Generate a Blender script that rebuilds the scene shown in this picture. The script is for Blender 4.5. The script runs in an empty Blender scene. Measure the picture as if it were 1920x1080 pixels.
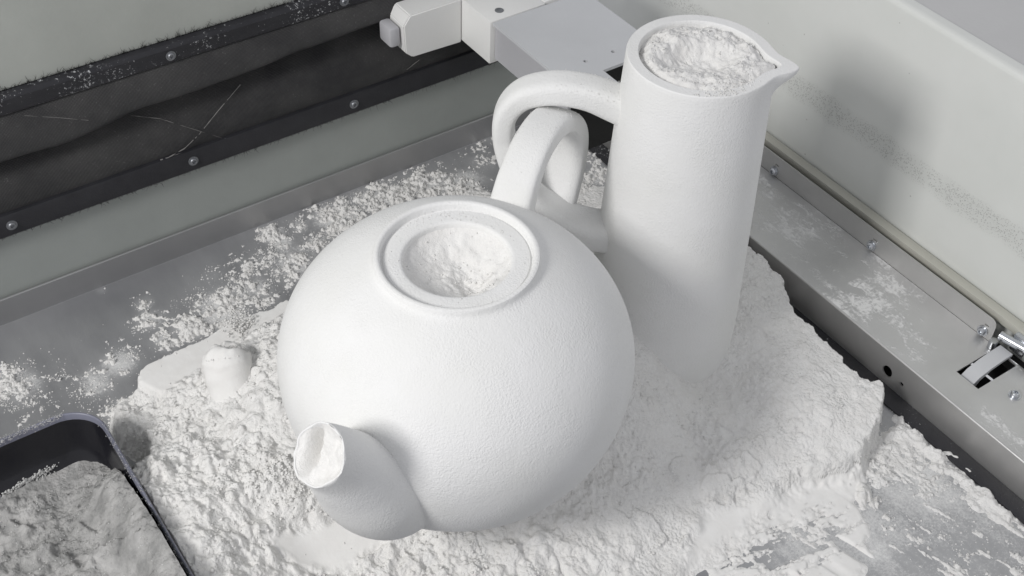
import bpy, bmesh, math, random
import numpy as np
from mathutils import Vector, Matrix

# ------------------------------------------------------------------ camera
CAM = (-0.2861, -0.4489, 0.6782)
F = 2355.73
M = np.array([[0.8248, -0.3730, 0.4249], [-0.5646, -0.5820, 0.5852], [0.0290, -0.7226, -0.6906]])
SC = bpy.context.scene
COL = SC.collection
cd = bpy.data.cameras.new('camera')
cam = bpy.data.objects.new('camera', cd)
COL.objects.link(cam)
r_ = Vector(M[:, 0]).normalized()
b_ = -Vector(M[:, 2]).normalized()
u_ = b_.cross(r_).normalized()
r_ = u_.cross(b_).normalized()
mw = Matrix((r_, u_, b_)).transposed().to_4x4()
mw.translation = Vector(CAM)
cam.matrix_world = mw
cd.sensor_width = 36
cd.lens = F / 1920 * 36
cd.clip_start = 0.02
cd.clip_end = 50
SC.camera = cam

# ------------------------------------------------------------------ light
w = bpy.data.worlds.new('World')
SC.world = w
w.use_nodes = True
bg = w.node_tree.nodes['Background']
bg.inputs[0].default_value = (0.94, 0.95, 1.0, 1)
bg.inputs[1].default_value = 0.53


def area(name, loc, target, size, power, color):
    l = bpy.data.lights.new(name, 'AREA')
    l.shape = 'RECTANGLE'
    l.size, l.size_y = size
    l.energy = power
    l.color = color
    o = bpy.data.objects.new(name, l)
    COL.objects.link(o)
    o.location = loc
    d = Vector(target) - Vector(loc)
    o.rotation_euler = d.to_track_quat('-Z', 'Y').to_euler()
    return o


area('window_light', (-1.24, -0.16, 1.12), (0.05, 0.02, 0.08), (0.30, 0.38), 16.6, (1.0, 0.985, 0.97))
SC.view_settings.view_transform = 'Standard'
SC.view_settings.look = 'None'
SC.view_settings.exposure = 0
SC.view_settings.gamma = 1

# ------------------------------------------------------------------ helpers
FL = -0.03          # top of the sheet-metal floor
random.seed(3)
RNG = np.random.default_rng(11)


def onz(px, py, z):
    """world point at height z that the photograph shows at (px, py)"""
    d = M @ np.array([px - 960, py - 540, F])
    c = np.array(CAM)
    return c + d * ((z - c[2]) / d[2])


def onx(px, py, x):
    d = M @ np.array([px - 960, py - 540, F])
    c = np.array(CAM)
    return c + d * ((x - c[0]) / d[0])


def ony(px, py, y):
    d = M @ np.array([px - 960, py - 540, F])
    c = np.array(CAM)
    return c + d * ((y - c[1]) / d[1])


def link(name, me, mat, parent=None, smooth=False):
    o = bpy.data.objects.new(name, me)
    COL.objects.link(o)
    if mat is not None:
        me.materials.clear()
        me.materials.append(mat)
    if smooth:
        me.polygons.foreach_set('use_smooth', [True] * len(me.polygons))
    if parent is not None:
        o.parent = parent
        o.matrix_parent_inverse = Matrix.Translation(-parent.location)
    return o


def obj(name, bm, mat, parent=None, smooth=False, angle=None):
    me = bpy.data.meshes.new(name)
    bmesh.ops.recalc_face_normals(bm, faces=bm.faces)
    bm.to_mesh(me)
    bm.free()
    o = link(name, me, mat, parent, smooth)
    if angle is not None:
        me.polygons.foreach_set('use_smooth', [True] * len(me.polygons))
        me.set_sharp_from_angle(angle=math.radians(angle))
    return o


def thing(name, label, cat, loc=(0, 0, 0), group=None):
    o = bpy.data.objects.new(name, None)
    o.empty_display_size = 0.01
    COL.objects.link(o)
    o.location = loc
    o['label'] = label
    o['category'] = cat
    if group:
        o['group'] = group
    return o


def stuff(o, label=None, cat=None):
    o['kind'] = 'stuff'
    if label:
        o['label'] = label
    if cat:
        o['category'] = cat
    return o


def box(bm, lo, hi, bevel=0.0):
    lo, hi = Vector(lo), Vector(hi)
    r = bmesh.ops.create_cube(bm, size=1)
    for v in r['verts']:
        v.co = Vector([lo[i] + (v.co[i] + .5) * (hi[i] - lo[i]) for i in range(3)])
    if bevel:
        es = list({e for v in r['verts'] for e in v.link_edges})
        bmesh.ops.bevel(bm, geom=es, offset=bevel, segments=2, affect='EDGES', profile=.5)


def boxobj(name, lo, hi, mat, parent=None, bevel=0.0):
    bm = bmesh.new()
    box(bm, lo, hi, bevel)
    return obj(name, bm, mat, parent, angle=40 if bevel else None)


def cyl(bm, p0, p1, r, seg=20, r2=None, bevel=0):
    p0, p1 = Vector(p0), Vector(p1)
    d = p1 - p0
    q = d.to_track_quat('Z', 'Y').to_matrix().to_4x4()
    q.translation = (p0 + p1) / 2
    res = bmesh.ops.create_cone(bm, cap_ends=True, segments=seg, radius1=r, radius2=r if r2 is None else r2, depth=d.length, matrix=q)
    return res


def prism(name, outer, holes, mapf, nvec, thick, mat, parent=None):
    """flat sheet with real holes: 2D loops mapped to 3D, thickness along -nvec"""
    bm = bmesh.new()
    es = []
    loops = []
    for lp in [outer] + holes:
        vs = [bm.verts.new(mapf(*p)) for p in lp]
        loops.append(vs)
        for i in range(len(vs)):
            es.append(bm.edges.new((vs[i], vs[(i + 1) % len(vs)])))
    bmesh.ops.triangle_fill(bm, use_beauty=True, edges=es)
    top = list(bm.faces)
    off = -Vector(nvec) * thick
    mp = {v: bm.verts.new(v.co + off) for lp in loops for v in lp}
    for f in top:
        bm.faces.new([mp[v] for v in reversed(f.verts)])
    for lp in loops:
        n = len(lp)
        for i in range(n):
            a, b = lp[i], lp[(i + 1) % n]
            bm.faces.new((a, b, mp[b], mp[a]))
    return obj(name, bm, mat, parent)


def circle2(cx, cy, rx, ry=None, n=24):
    ry = ry or rx
    return [(cx + rx * math.cos(2 * math.pi * i / n), cy + ry * math.sin(2 * math.pi * i / n)) for i in range(n)]


def grid_mesh(name, P, closed_u=False, closed_v=False, cap0=False, cap1=False):
    """P: (nu, nv, 3)"""
    nu, nv = P.shape[:2]
    idx = np.arange(nu * nv).reshape(nu, nv)
    a = idx if closed_u else idx[:-1]
    iu = np.roll(idx, -1, 0) if closed_u else idx[1:]
    if closed_v:
        q = np.stack([a, np.roll(a, -1, 1), np.roll(iu, -1, 1), iu], -1).reshape(-1, 4)
    else:
        q = np.stack([a[:, :-1], a[:, 1:], iu[:, 1:], iu[:, :-1]], -1).reshape(-1, 4)
    faces = [tuple(x) for x in q.tolist()]
    if cap0:
        faces.append(tuple(idx[0].tolist()))
    if cap1:
        faces.append(tuple(idx[-1][::-1].tolist()))
    me = bpy.data.meshes.new(name)
    me.from_pydata(P.reshape(-1, 3).tolist(), [], faces)
    me.update()
    return me


def fixnormals(me):
    bm = bmesh.new()
    bm.from_mesh(me)
    bmesh.ops.recalc_face_normals(bm, faces=bm.faces)
    bm.to_mesh(me)
    bm.free()


# ------------------------------------------------------------------ noise (numpy)
def vnoise(x, y, s, seed):
    """value noise, feature size s (metres), range -1..1"""
    rs = np.random.default_rng(seed)
    T = rs.uniform(-1, 1, (256, 256))
    u, v = x / s + 77.3, y / s + 31.7
    iu, iv = np.floor(u).astype(int), np.floor(v).astype(int)
    fu, fv = u - iu, v - iv
    fu = fu * fu * fu * (fu * (6 * fu - 15) + 10)
    fv = fv * fv * fv * (fv * (6 * fv - 15) + 10)
    g = lambda a, b: T[a % 256, b % 256]
    return (g(iu, iv) * (1 - fu) + g(iu + 1, iv) * fu) * (1 - fv) + (g(iu, iv + 1) * (1 - fu) + g(iu + 1, iv + 1) * fu) * fv


def fbm(x, y, s, seed, octs=4, gain=.5):
    t, a = 0, 1.0
    for k in range(octs):
        c, sn = math.cos(k * 1.1), math.sin(k * 1.1)
        t = t + a * vnoise(c * x - sn * y, sn * x + c * y, s / 2 ** k, seed + k * 7)
        a *= gain
    return t


def ss(a, b, x):
    t = np.clip((x - a) / (b - a), 0, 1)
    return t * t * (3 - 2 * t)


def polydist(X, Y, poly):
    """signed distance, positive inside"""
    poly = np.array(poly)
    d = np.full(X.shape, 1e9)
    ins = np.zeros(X.shape, bool)
    n = len(poly)
    for i in range(n):
        a, b = poly[i], poly[(i + 1) % n]
        e = b - a
        t = np.clip(((X - a[0]) * e[0] + (Y - a[1]) * e[1]) / (e @ e + 1e-12), 0, 1)
        d = np.minimum(d, np.hypot(X - a[0] - t * e[0], Y - a[1] - t * e[1]))
        c = ((a[1] > Y) != (b[1] > Y)) & (X < (b[0] - a[0]) * (Y - a[1]) / (b[1] - a[1] + 1e-15) + a[0])
        ins ^= c
    return np.where(ins, d, -d)


# ------------------------------------------------------------------ materials
class NT:
    def __init__(s, name):
        s.m = bpy.data.materials.new(name)
        s.m.use_nodes = True
        s.t = s.m.node_tree
        s.b = s.t.nodes['Principled BSDF']
        s.tc = s.t.nodes.new('ShaderNodeTexCoord')

    def n(s, typ, **kw):
        nd = s.t.nodes.new(typ)
        for k, v in kw.items():
            if k.startswith('i_'):
                nd.inputs[k[2:].replace('_', ' ')].default_value = v
            else:
                setattr(nd, k, v)
        return nd

    def l(s, a, b):
        s.t.links.new(a, b)

    def noise(s, scale, detail=4, rough=.6, stretch=None, vec=None, rot=None):
        nd = s.n('ShaderNodeTexNoise')
        nd.inputs['Scale'].default_value = scale
        nd.inputs['Detail'].default_value = detail
        nd.inputs['Roughness'].default_value = rough
        src = vec or s.tc.outputs['Object']
        if stretch or rot:
            mp = s.n('ShaderNodeMapping')
            mp.inputs['Scale'].default_value = stretch or (1, 1, 1)
            mp.inputs['Rotation'].default_value = rot or (0, 0, 0)
            s.l(src, mp.inputs[0])
            src = mp.outputs[0]
        s.l(src, nd.inputs['Vector'])
        return nd.outputs['Fac']

    def ramp(s, fac, stops):
        r = s.n('ShaderNodeValToRGB')
        e = r.color_ramp.elements
        while len(e) < len(stops):
            e.new(.5)
        for k, (p, c) in enumerate(stops):
            e[k].position = p
            e[k].color = (c, c, c, 1) if isinstance(c, (int, float)) else (*c, 1)
        s.l(fac, r.inputs[0])
        return r.outputs[0]

    def mix(s, fac, a, b):
        m = s.n('ShaderNodeMix', data_type='RGBA')
        for k, v in ((0, fac), (6, a), (7, b)):
            if isinstance(v, (int, float)):
                m.inputs[k].default_value = v
            elif isinstance(v, tuple):
                m.inputs[k].default_value = (*v, 1)
            else:
                s.l(v, m.inputs[k])
        return m.outputs[2]

    def math(s, op, a, b=None):
        m = s.n('ShaderNodeMath', operation=op)
        for k, v in ((0, a), (1, b)):
            if v is None:
                continue
            if isinstance(v, (int, float)):
                m.inputs[k].default_value = v
            else:
                s.l(v, m.inputs[k])
        return m.outputs[0]

    def bump(s, h, dist, strength=1.0, prev=None):
        b = s.n('ShaderNodeBump')
        b.inputs['Distance'].default_value = dist
        b.inputs['Strength'].default_value = strength
        s.l(h, b.inputs['Height'])
        if prev is not None:
            s.l(prev, b.inputs['Normal'])
        return b.outputs[0]

    def set(s, color=None, rough=None, metal=None, normal=None, spec=None):
        for k, v in (('Base Color', color), ('Roughness', rough), ('Metallic', metal), ('Normal', normal), ('Specular IOR Level', spec)):
            if v is None:
                continue
            if isinstance(v, (int, float)):
                s.b.inputs[k].default_value = v
            elif isinstance(v, tuple):
                s.b.inputs[k].default_value = (*v, 1)
            else:
                s.l(v, s.b.inputs[k])
        return s.m


def mat_plaster():
    n = NT('printed_plaster')
    g = n.noise(820, 2, .6)
    g2 = n.noise(400, 2, .5)
    big = n.noise(25, 3, .5)
    patch = n.ramp(n.noise(38, 2, .5), [(.35, .35), (.65, 1)])
    h = n.math('ADD', n.math('MULTIPLY', g, patch), n.math('MULTIPLY', g2, .30))
    nb = n.bump(h, .00095, .58)
    nb = n.bump(big, .002, .12, nb)
    col = n.mix(n.ramp(big, [(.3, 0), (.7, 1)]), (.80, .80, .785), (.83, .83, .825))
    return n.set(col, .92, 0, nb, .15)


def mat_powder(name='loose_plaster_powder', smooth=False, tint=(.84, .835, .82), tint2=(.80, .79, .77), attr=False):
    n = NT(name)
    g = n.noise(420, 5, .7)
    g2 = n.noise(1500, 2, .6)
    h = n.math('ADD', g, n.math('MULTIPLY', g2, .4))
    nb0 = None
    if attr:
        at = n.n('ShaderNodeAttribute', attribute_name='packed')
        h = n.math('MULTIPLY', h, n.math('SUBTRACT', 1.0, n.math('MULTIPLY', at.outputs['Fac'], .93)))
    nb = n.bump(h, .0011 if not smooth else .0004, .7)
    if attr:
        cl = n.noise(300, 3, .65)
        vo = n.n('ShaderNodeTexVoronoi')
        vo.inputs['Scale'].default_value = 420
        n.l(n.tc.outputs['Object'], vo.inputs['Vector'])
        gm = n.ramp(n.noise(45, 4, .6), [(.42, .15), (.62, 1)])
        hh = n.math('ADD', cl, n.math('MULTIPLY', n.math('MULTIPLY', vo.outputs['Distance'], -1.0), gm))
        hh = n.math('MULTIPLY', hh, n.math('SUBTRACT', 1.0, n.math('MULTIPLY', at.outputs['Fac'], .97)))
        nb = n.bump(hh, .0014, .8, nb)
    col = n.mix(n.ramp(n.noise(55, 5, .65), [(.35, 0), (.68, 1)]), tint2, tint)
    return n.set(col, .95, 0, nb, .1)


def mat_metal(name, base, rough=.38, metal=.85, dust=0.0, brush=(1, 1, 1), dustcol=(.72, .72, .71), scale=60, streak=None):
    n = NT(name)
    br = n.noise(240, 3, .6, stretch=brush)
    cl = n.noise(14, 4, .6)
    c2 = tuple(c * .82 for c in base)
    col = n.mix(n.ramp(cl, [(.3, 0), (.7, 1)]), c2, base)
    col = n.mix(n.math('MULTIPLY', br, .25), col, tuple(min(1, c * 1.25) for c in base))
    nb = n.bump(br, .0002, .25)
    rg = n.math('ADD', rough - .06, n.math('MULTIPLY', br, .14))
    mt = metal
    if dust:
        d1 = n.noise(scale, 6, .72, stretch=streak)
        d2 = n.noise(scale * 6, 3, .7)
        cov = n.noise(9, 3, .55)
        v = n.math('ADD', n.math('MULTIPLY', d1, .55), n.math('ADD', n.math('MULTIPLY', d2, .3), n.math('MULTIPLY', cov, .45)))
        t = .86 - dust * .3
        mask = n.ramp(v, [(t, 0), (min(1, t + .07), 1)])
        film = n.math('MULTIPLY', n.ramp(cov, [(.35, 0), (.75, 1)]), .35 * dust)
        mask = n.math('MAXIMUM', mask, film)
        col = n.mix(mask, col, dustcol)
        inv = n.math('SUBTRACT', 1.0, mask)
        mt = n.math('MULTIPLY', inv, metal)
        rg = n.math('ADD', n.math('MULTIPLY', inv, rg), n.math('MULTIPLY', mask, .9))
        nb = n.bump(mask, .0006, .6, nb)
    return n.set(col, rg, mt, nb)


def mat_paint(name, base, rough=.5, var=.06, bumpd=.0002, spec=.4):
    n = NT(name)
    c = n.noise(12, 5, .6)
    f = n.noise(300, 3, .6)
    col = n.mix(n.ramp(c, [(.3, 0), (.7, 1)]), tuple(x * (1 - var) for x in base), tuple(min(1, x * (1 + var)) for x in base))
    return n.set(col, rough, 0, n.bump(f, bumpd, .5), spec)


def mat_wall():
    n = NT('off_white_wall_with_fleck_band')
    c = n.noise(9, 5, .6)
    col = n.mix(n.ramp(c, [(.3, 0), (.7, 1)]), (.68, .695, .665), (.74, .75, .725))
    sep = n.n('ShaderNodeSeparateXYZ')
    n.l(n.tc.outputs['Object'], sep.inputs[0])
    wob = n.noise(40, 2, .5)
    z = n.math('ADD', sep.outputs[2], n.math('MULTIPLY', n.math('SUBTRACT', wob, .5), .010))
    band = n.math('MULTIPLY', n.math('GREATER_THAN', z, .070), n.math('LESS_THAN', z, .0935))
    bs = n.ramp(n.math('ABSOLUTE', n.math('SUBTRACT', z, .082)), [(.006, 1), (.014, 0)])
    vo = n.n('ShaderNodeTexVoronoi')
    vo.inputs['Scale'].default_value = 760
    n.l(n.tc.outputs['Object'], vo.inputs['Vector'])
    keep = n.math('GREATER_THAN', n.noise(330, 2, .5), .44)
    dots = n.math('MULTIPLY', n.ramp(vo.outputs['Distance'], [(.26, 1), (.42, 0)]), keep)
    m = n.math('MULTIPLY', n.math('MULTIPLY', dots, bs), band)
    col = n.mix(n.math('MULTIPLY', bs, .2), col, (.42, .43, .41))
    col = n.mix(n.math('MULTIPLY', m, .45), col, (.22, .22, .21))
    # stray flecks elsewhere
    v2 = n.n('ShaderNodeTexVoronoi')
    v2.inputs['Scale'].default_value = 60
    n.l(n.tc.outputs['Object'], v2.inputs['Vector'])
    fl = n.math('MULTIPLY', n.ramp(v2.outputs['Distance'], [(.035, 1), (.06, 0)]), n.math('GREATER_THAN', n.noise(30, 2, .5), .56))
    col = n.mix(n.math('MULTIPLY', fl, .5), col, (.3, .29, .27))
    nb = n.bump(m, .0006, .4)
    return n.set(col, .5, 0, nb, .35)


def mat_fabric():
    n = NT('dark_woven_bellows_cloth')
    sep = n.n('ShaderNodeSeparateXYZ')
    n.l(n.tc.outputs['Object'], sep.inputs[0])
    k = 2 * math.pi / .0019
    a = n.math('SINE', n.math('MULTIPLY', n.math('ADD', sep.outputs[0], sep.outputs[2]), k))
    b = n.math('SINE', n.math('MULTIPLY', n.math('SUBTRACT', sep.outputs[0], sep.outputs[2]), k))
    wv = n.math('MULTIPLY', a, b)
    cl = n.noise(16, 5, .65)
    dust = n.ramp(n.noise(600, 3, .75), [(.60, 0), (.74, 1)])
    dc = n.math('MULTIPLY', dust, n.ramp(cl, [(.4, .05), (.7, .35)]))
    col = n.mix(n.ramp(wv, [(0, 0), (1, 1)]), (.024, .024, .026), (.098, .096, .097))
    col = n.mix(n.math('MULTIPLY', n.ramp(cl, [(.35, 0), (.7, 1)]), .35), col, (.15, .147, .142))
    col = n.mix(dc, col, (.45, .45, .44))
    return n.set(col, .75, 0, n.bump(wv, .0006, .6), .3)


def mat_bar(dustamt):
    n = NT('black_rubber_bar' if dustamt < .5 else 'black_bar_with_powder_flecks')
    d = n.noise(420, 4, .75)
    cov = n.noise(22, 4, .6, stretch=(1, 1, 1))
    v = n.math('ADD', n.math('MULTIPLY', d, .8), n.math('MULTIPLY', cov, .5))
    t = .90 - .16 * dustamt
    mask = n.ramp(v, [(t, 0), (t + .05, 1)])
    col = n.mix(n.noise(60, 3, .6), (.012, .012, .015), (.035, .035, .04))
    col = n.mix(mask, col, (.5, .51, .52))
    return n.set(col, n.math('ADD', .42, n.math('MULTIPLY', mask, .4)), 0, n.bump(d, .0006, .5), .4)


PL = mat_plaster()
PW = mat_powder()
PWH = mat_powder('heaped_plaster_powder', attr=True)
def mat_floor():
    m = mat_metal('dusty_sheet_steel', (.31, .315, .33), .42, .6, .25, brush=(3, 40, 1), scale=38)
    t = m.node_tree
    n = NT.__new__(NT)
    n.m, n.t, n.b = m, t, t.nodes['Principled BSDF']
    n.tc = t.nodes.new('ShaderNodeTexCoord')
    at = n.n('ShaderNodeAttribute', attribute_name='dust').outputs['Fac']
    sm = n.noise(34, 6, .70, stretch=(1, .25, 1), rot=(0, 0, .35))
    sm2 = n.noise(60, 6, .72)
    gr = n.noise(620, 4, .75)
    gr2 = n.noise(1500, 2, .7)
    v = n.math('ADD', n.math('MULTIPLY', sm, .40), n.math('ADD', n.math('MULTIPLY', sm2, .30), n.math('ADD', n.math('MULTIPLY', gr, .45), n.math('MULTIPLY', gr2, .12))))
    # the thicker the dust, the lower the threshold: haze first, then specks, then cover
    k = n.math('ADD', n.math('SUBTRACT', v, .93), n.math('MULTIPLY', at, .52))
    f = n.ramp(k, [(.0, 0), (.10, .55), (.26, 1)])
    hz = n.math('MULTIPLY', n.math('MULTIPLY', at, .62), n.ramp(sm, [(.35, .5), (.65, 1)]))
    f = n.math('MAXIMUM', f, hz)
    for nm, tgt in (('Base Color', (.74, .74, .73)), ('Metallic', 0.0), ('Roughness', .9)):
        old = n.b.inputs[nm].links[0].from_socket if n.b.inputs[nm].links else n.b.inputs[nm].default_value
        if nm == 'Base Color':
            new = n.mix(f, old, tgt)
        else:
            new = n.math('ADD', n.math('MULTIPLY', n.math('SUBTRACT', 1.0, f), old), n.math('MULTIPLY', f, tgt))
        n.l(new, n.b.inputs[nm])
    return m


STEEL_F = mat_floor()
STEEL_R = mat_metal('brushed_rail_steel', (.64, .64, .635), .36, .75, .6, brush=(40, 3, 40), scale=55, streak=(1.2, .5, 1))
STEEL_C = mat_metal('clean_rail_steel', (.62, .615, .605), .34, .78, 0, brush=(40, 2, 60))
STEEL_L = mat_metal('dull_lip_steel', (.42, .42, .425), .42, .7, .15, brush=(2, 40, 60))
ZINC = mat_metal('zinc_bolt', (.62, .64, .67), .25, .95)
GREYP = mat_paint('grey_plate_paint', (.56, .57, .585), .42, .04)
WHITEP = mat_paint('white_block_plastic', (.76, .76, .745), .5, .03)
WALLG = mat_paint('pale_green_grey_housing_paint', (.40, .415, .385), .55, .08)
BAND = mat_paint('green_grey_panel_paint', (.34, .36, .345), .45, .07)
BEIGE = mat_paint('beige_seal_strip', (.50, .495, .44), .6, .05)
HOUS = mat_paint('grey_housing_top', (.57, .57, .565), .55, .03)
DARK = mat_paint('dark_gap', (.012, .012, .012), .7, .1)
TRAYM = mat_paint('glossy_black_tray_plastic', (.010, .010, .013), .22, .1, .0001, .5)
TRAYR = mat_paint('scuffed_tray_rim', (.17, .175, .22), .35, .35, .0003)
FAB = mat_fabric()
BAR = mat_bar(.15)
BARD = mat_bar(1.0)
WALL = mat_wall()
FIB = mat_paint('black_fibre', (.01, .01, .01), .8)
KNOBP = mat_powder('dusted_knob_plaster', True)

# ------------------------------------------------------------------ setting: floor, walls
# --- left/back side: lip, panel, bars, fabric, housing (all run along X)
XL, XR = -.75, .4185


def extr(name, prof, mat, parent=None, x0=XL, x1=XR, thick=None, smooth=None, nx=2):
    """closed profile [(y,z)] extruded along x"""
    xs = np.linspace(x0, x1, nx)
    P = np.array([[(x, y, z) for (y, z) in prof] for x in xs])
    me = grid_mesh(name, P, closed_v=True, cap0=True, cap1=True)
    fixnormals(me)
    o = link(name, me, mat, parent)
    if smooth:
        me.polygons.foreach_set('use_smooth', [True] * len(me.polygons))
        me.set_sharp_from_angle(angle=math.radians(smooth))
    return o


back = thing('chamber_wall', 'grey-green rear chamber wall with steel lip at its foot, behind the metal floor', 'wall', (0, .33, FL))
extr('steel_lip', [(.3307, FL - .002), (.3307, -.0062), (.3312, -.0056), (.3322, -.0056), (.3327, -.0062), (.3327, FL - .002)], STEEL_L, back, x1=.33)
# rounded green-grey panel above the lip
pf = [(.350, -.012), (.3345, -.012)]
for k in range(9):
    t = k / 8
    pf.append((.3345 + .004 * math.sin(t * math.pi) * .3 - .002 * t, -.010 + t * .066))
pf += [(.350, .056)]
extr('panel', pf, BAND, back, smooth=35, x1=.33)
# upper housing
uh = [(.345, .165), (.3345, .165), (.3325, .170), (.3325, .72), (.345, .72)]
extr('upper_panel', uh, WALLG, back, smooth=20, x1=.262)
boxobj('backing', (XL, .362, .05), (.262, .37, .17), DARK, back)

bel = thing('bellows', 'dark woven bellows cloth between two black clamping bars on the rear wall', 'bellows', (0, .33, .0535))
# lower bar
lb = [(.350, .0535), (.327, .0535), (.3262, .0545), (.3262, .0700), (.3272, .0722), (.3300, .0728), (.350, .0728)]
extr('clamping_bar', lb, BAR, bel, smooth=30, x1=.262)
ub = [(.350, .152), (.3300, .1525), (.3262, .1555), (.3258, .1665), (.3275, .1695), (.3322, .1705), (.350, .1705)]
extr('clamping_bar', ub, BARD, bel, smooth=30, x1=.262)
# lower cloth sheet
nx = 420
xs = np.linspace(-.52, .260, nx)
vs_ = np.linspace(0, 1, 46)
U, V = np.meshgrid(xs, vs_, indexing='ij')
y = .3302 + .030 * V ** 1.2 - .010 * np.sin(V * math.pi) + .0022 * fbm(U, V * .08, .07, 5, 3) * np.sin(V * math.pi)
z = .0722 + .066 * V + .001 * fbm(U, V * .06, .05, 9, 2) * np.sin(V * math.pi)
me = grid_mesh('lower_cloth', np.stack([U, y, z], -1))
fixnormals(me)
link('lower_cloth', me, FAB, bel, smooth=True)
# upper cloth: hangs from the upper bar, bulges out and curls under at a wavy hem
fx = [-.52, -.30, -.1742, -.1364, -.1001, -.0705, -.0283, .0157, .0615, .1283, .25, .415]
fz = [.118, .122, .1205, .1183, .1206, .1258, .1262, .1280, .1312, .1334, .136, .138]
hem = np.interp(xs, fx, fz) + .0006 * vnoise(xs, xs * 0, .02, 4)
vs_ = np.linspace(0, 1, 50)
U, V = np.meshgrid(xs, vs_, indexing='ij')
H = hem[:, None] + 0 * V
drop = .1555 - H
z = .1555 - drop * np.sin(np.clip(V, 0, 1) * math.pi * .62) / 1.0
z = np.where(V > .806, H + (V - .806) * .02, .1555 - drop * np.sin(np.clip(V / .806, 0, 1) * math.pi / 2))
y = .3290 - .0075 * np.sin(np.clip(V / .95, 0, 1) * math.pi) ** .8 + .03 * np.clip(V - .75, 0, 1) + .0018 * fbm(U, V * .05, .06, 21, 3) * V
me = grid_mesh('upper_cloth', np.stack([U, y, z], -1))
fixnormals(me)
link('upper_cloth', me, FAB, bel, smooth=True)


def bolt(parent, p, n, r=.0042, h=.0026, mat=ZINC, washer=True, sock=True):
    p, n = Vector(p), Vector(n).normalized()
    bm = bmesh.new()
    if washer:
        cyl(bm, p, p + n * .0008, r * 1.35, 24)
    q = n.to_track_quat('Z', 'Y').to_matrix()
    prof = [(r, .0008), (r, h * .55), (r * .93, h * .8), (r * .78, h), (r * .50, h), (r * .46, h * .45), (.00001, h * .42)]
    rings = []
    N = 24
    for (rr, hh) in prof:
        rings.append([bm.verts.new(p + q @ Vector((rr * math.cos(2 * math.pi * i / N), rr * math.sin(2 * math.pi * i / N), hh))) for i in range(N)])
    for a, b in zip(rings, rings[1:]):
        for i in range(N):
            bm.faces.new((a[i], a[(i + 1) % N], b[(i + 1) % N], b[i]))
    return obj('bolt', bm, mat, parent, angle=35)


BLT = mat_metal('dull_bolt_steel', (.28, .29, .31), .4, .8, .25, scale=300)
for px, py in ((22, 422), (362, 300), (663, 188)):
    q = ony(px, py, .3262)
    bolt(bel, (q[0], .3262, .0632), (0, -1, 0), .0030, .0022, BLT)
for px, py in ((320, 104), (645, 0)):
    q = ony(px, py, .326)
    bolt(bel, (q[0], .3260, .1610), (0, -1, 0), .0028, .0022, BLT)

# white powder creases scratched across the cloth
def cloth_y(x, z):
    v = (z - .0722) / .066
    if z > np.interp(x, fx, fz) + .003:
        return .3205
    v = min(max(v, 0), 1)
    return .3302 + .030 * v ** 1.2 - .010 * math.sin(v * math.pi) - .0012


CREASE = mat_paint('powder_in_crease', (.18, .175, .17), .9, .5)
bm = bmesh.new()
for pts, wd in (([(300, 303), (345, 278), (372, 252), (410, 205), (450, 158)], .0004), ([(245, 216), (300, 222), (350, 238), (415, 258)], .00035), ([(45, 216), (110, 220), (165, 225)], .0003), ([(762, 130), (785, 112)], .0004), ([(300, 300), (340, 287)], .001)):
    prev = None
    fine = []
    for a, b in zip(pts, pts[1:]):
        for t in np.linspace(0, 1, 9)[:-1]:
            fine.append((a[0] + (b[0] - a[0]) * t, a[1] + (b[1] - a[1]) * t))
    fine.append(pts[-1])
    for k, (px, py) in enumerate(fine):
        q = ony(px + random.uniform(-1.5, 1.5), py + random.uniform(-1.5, 1.5), .335)
        for _ in range(3):
            q = ony(px, py, cloth_y(q[0], q[2]))
        q = Vector(q) + Vector((0, -.0006, 0))
        wv = wd * random.uniform(.3, 1.4)
        cur = (bm.verts.new(q + Vector((0, 0, wv))), bm.verts.new(q + Vector((wv * .6, 0, -wv))), bm.verts.new(q + Vector((0, -.0003, 0))))
        if prev and random.random() < .85:
            bm.faces.new((prev[0], cur[0], cur[2], prev[2]))
            bm.faces.new((prev[2], cur[2], cur[1], prev[1]))
        prev = cur
o = obj('crease', bm, CREASE, bel)
o['kind'] = 'stuff'

# frayed black fibres along the bar edges
bm = bmesh.new()


def hair(p, d, L, r=.0002):
    p = Vector(p)
    d = Vector(d).normalized()
    pts = [p]
    for k in range(4):
        d = (d + Vector((random.uniform(-.5, .5), random.uniform(-.3, .3), random.uniform(-.3, .3)))).normalized()
        p = p + d * L / 4
        pts.append(p)
    rows = []
    for k, q in enumerate(pts):
        rr = r * (1 - k / 5)
        rows.append([bm.verts.new(q + Vector((rr, 0, 0))), bm.verts.new(q + Vector((-rr * .5, -rr, 0))), bm.verts.new(q + Vector((-rr * .3, 0, rr)))])
    for a, b in zip(rows, rows[1:]):
        for i in range(3):
            bm.faces.new((a[i], a[(i + 1) % 3], b[(i + 1) % 3], b[i]))


for _ in range(650):
    x = random.uniform(-.26, .27)
    hair((x, .3270, .0540), (random.uniform(-1.6, 1.6), -.1, -1), random.choice([.0015, .002, .003, .0055]) * random.uniform(.5, 1.1))
for _ in range(1500):
    x = random.uniform(-.30, .20)
    hair((x, .3318, .1700), (random.uniform(-1.3, 1.3), -.25, 1), random.choice([.0015, .002, .003, .004, .007]) * random.uniform(.5, 1.2), .00024)
o = obj('fibre', bm, FIB, bel)
o['kind'] = 'stuff'

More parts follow.
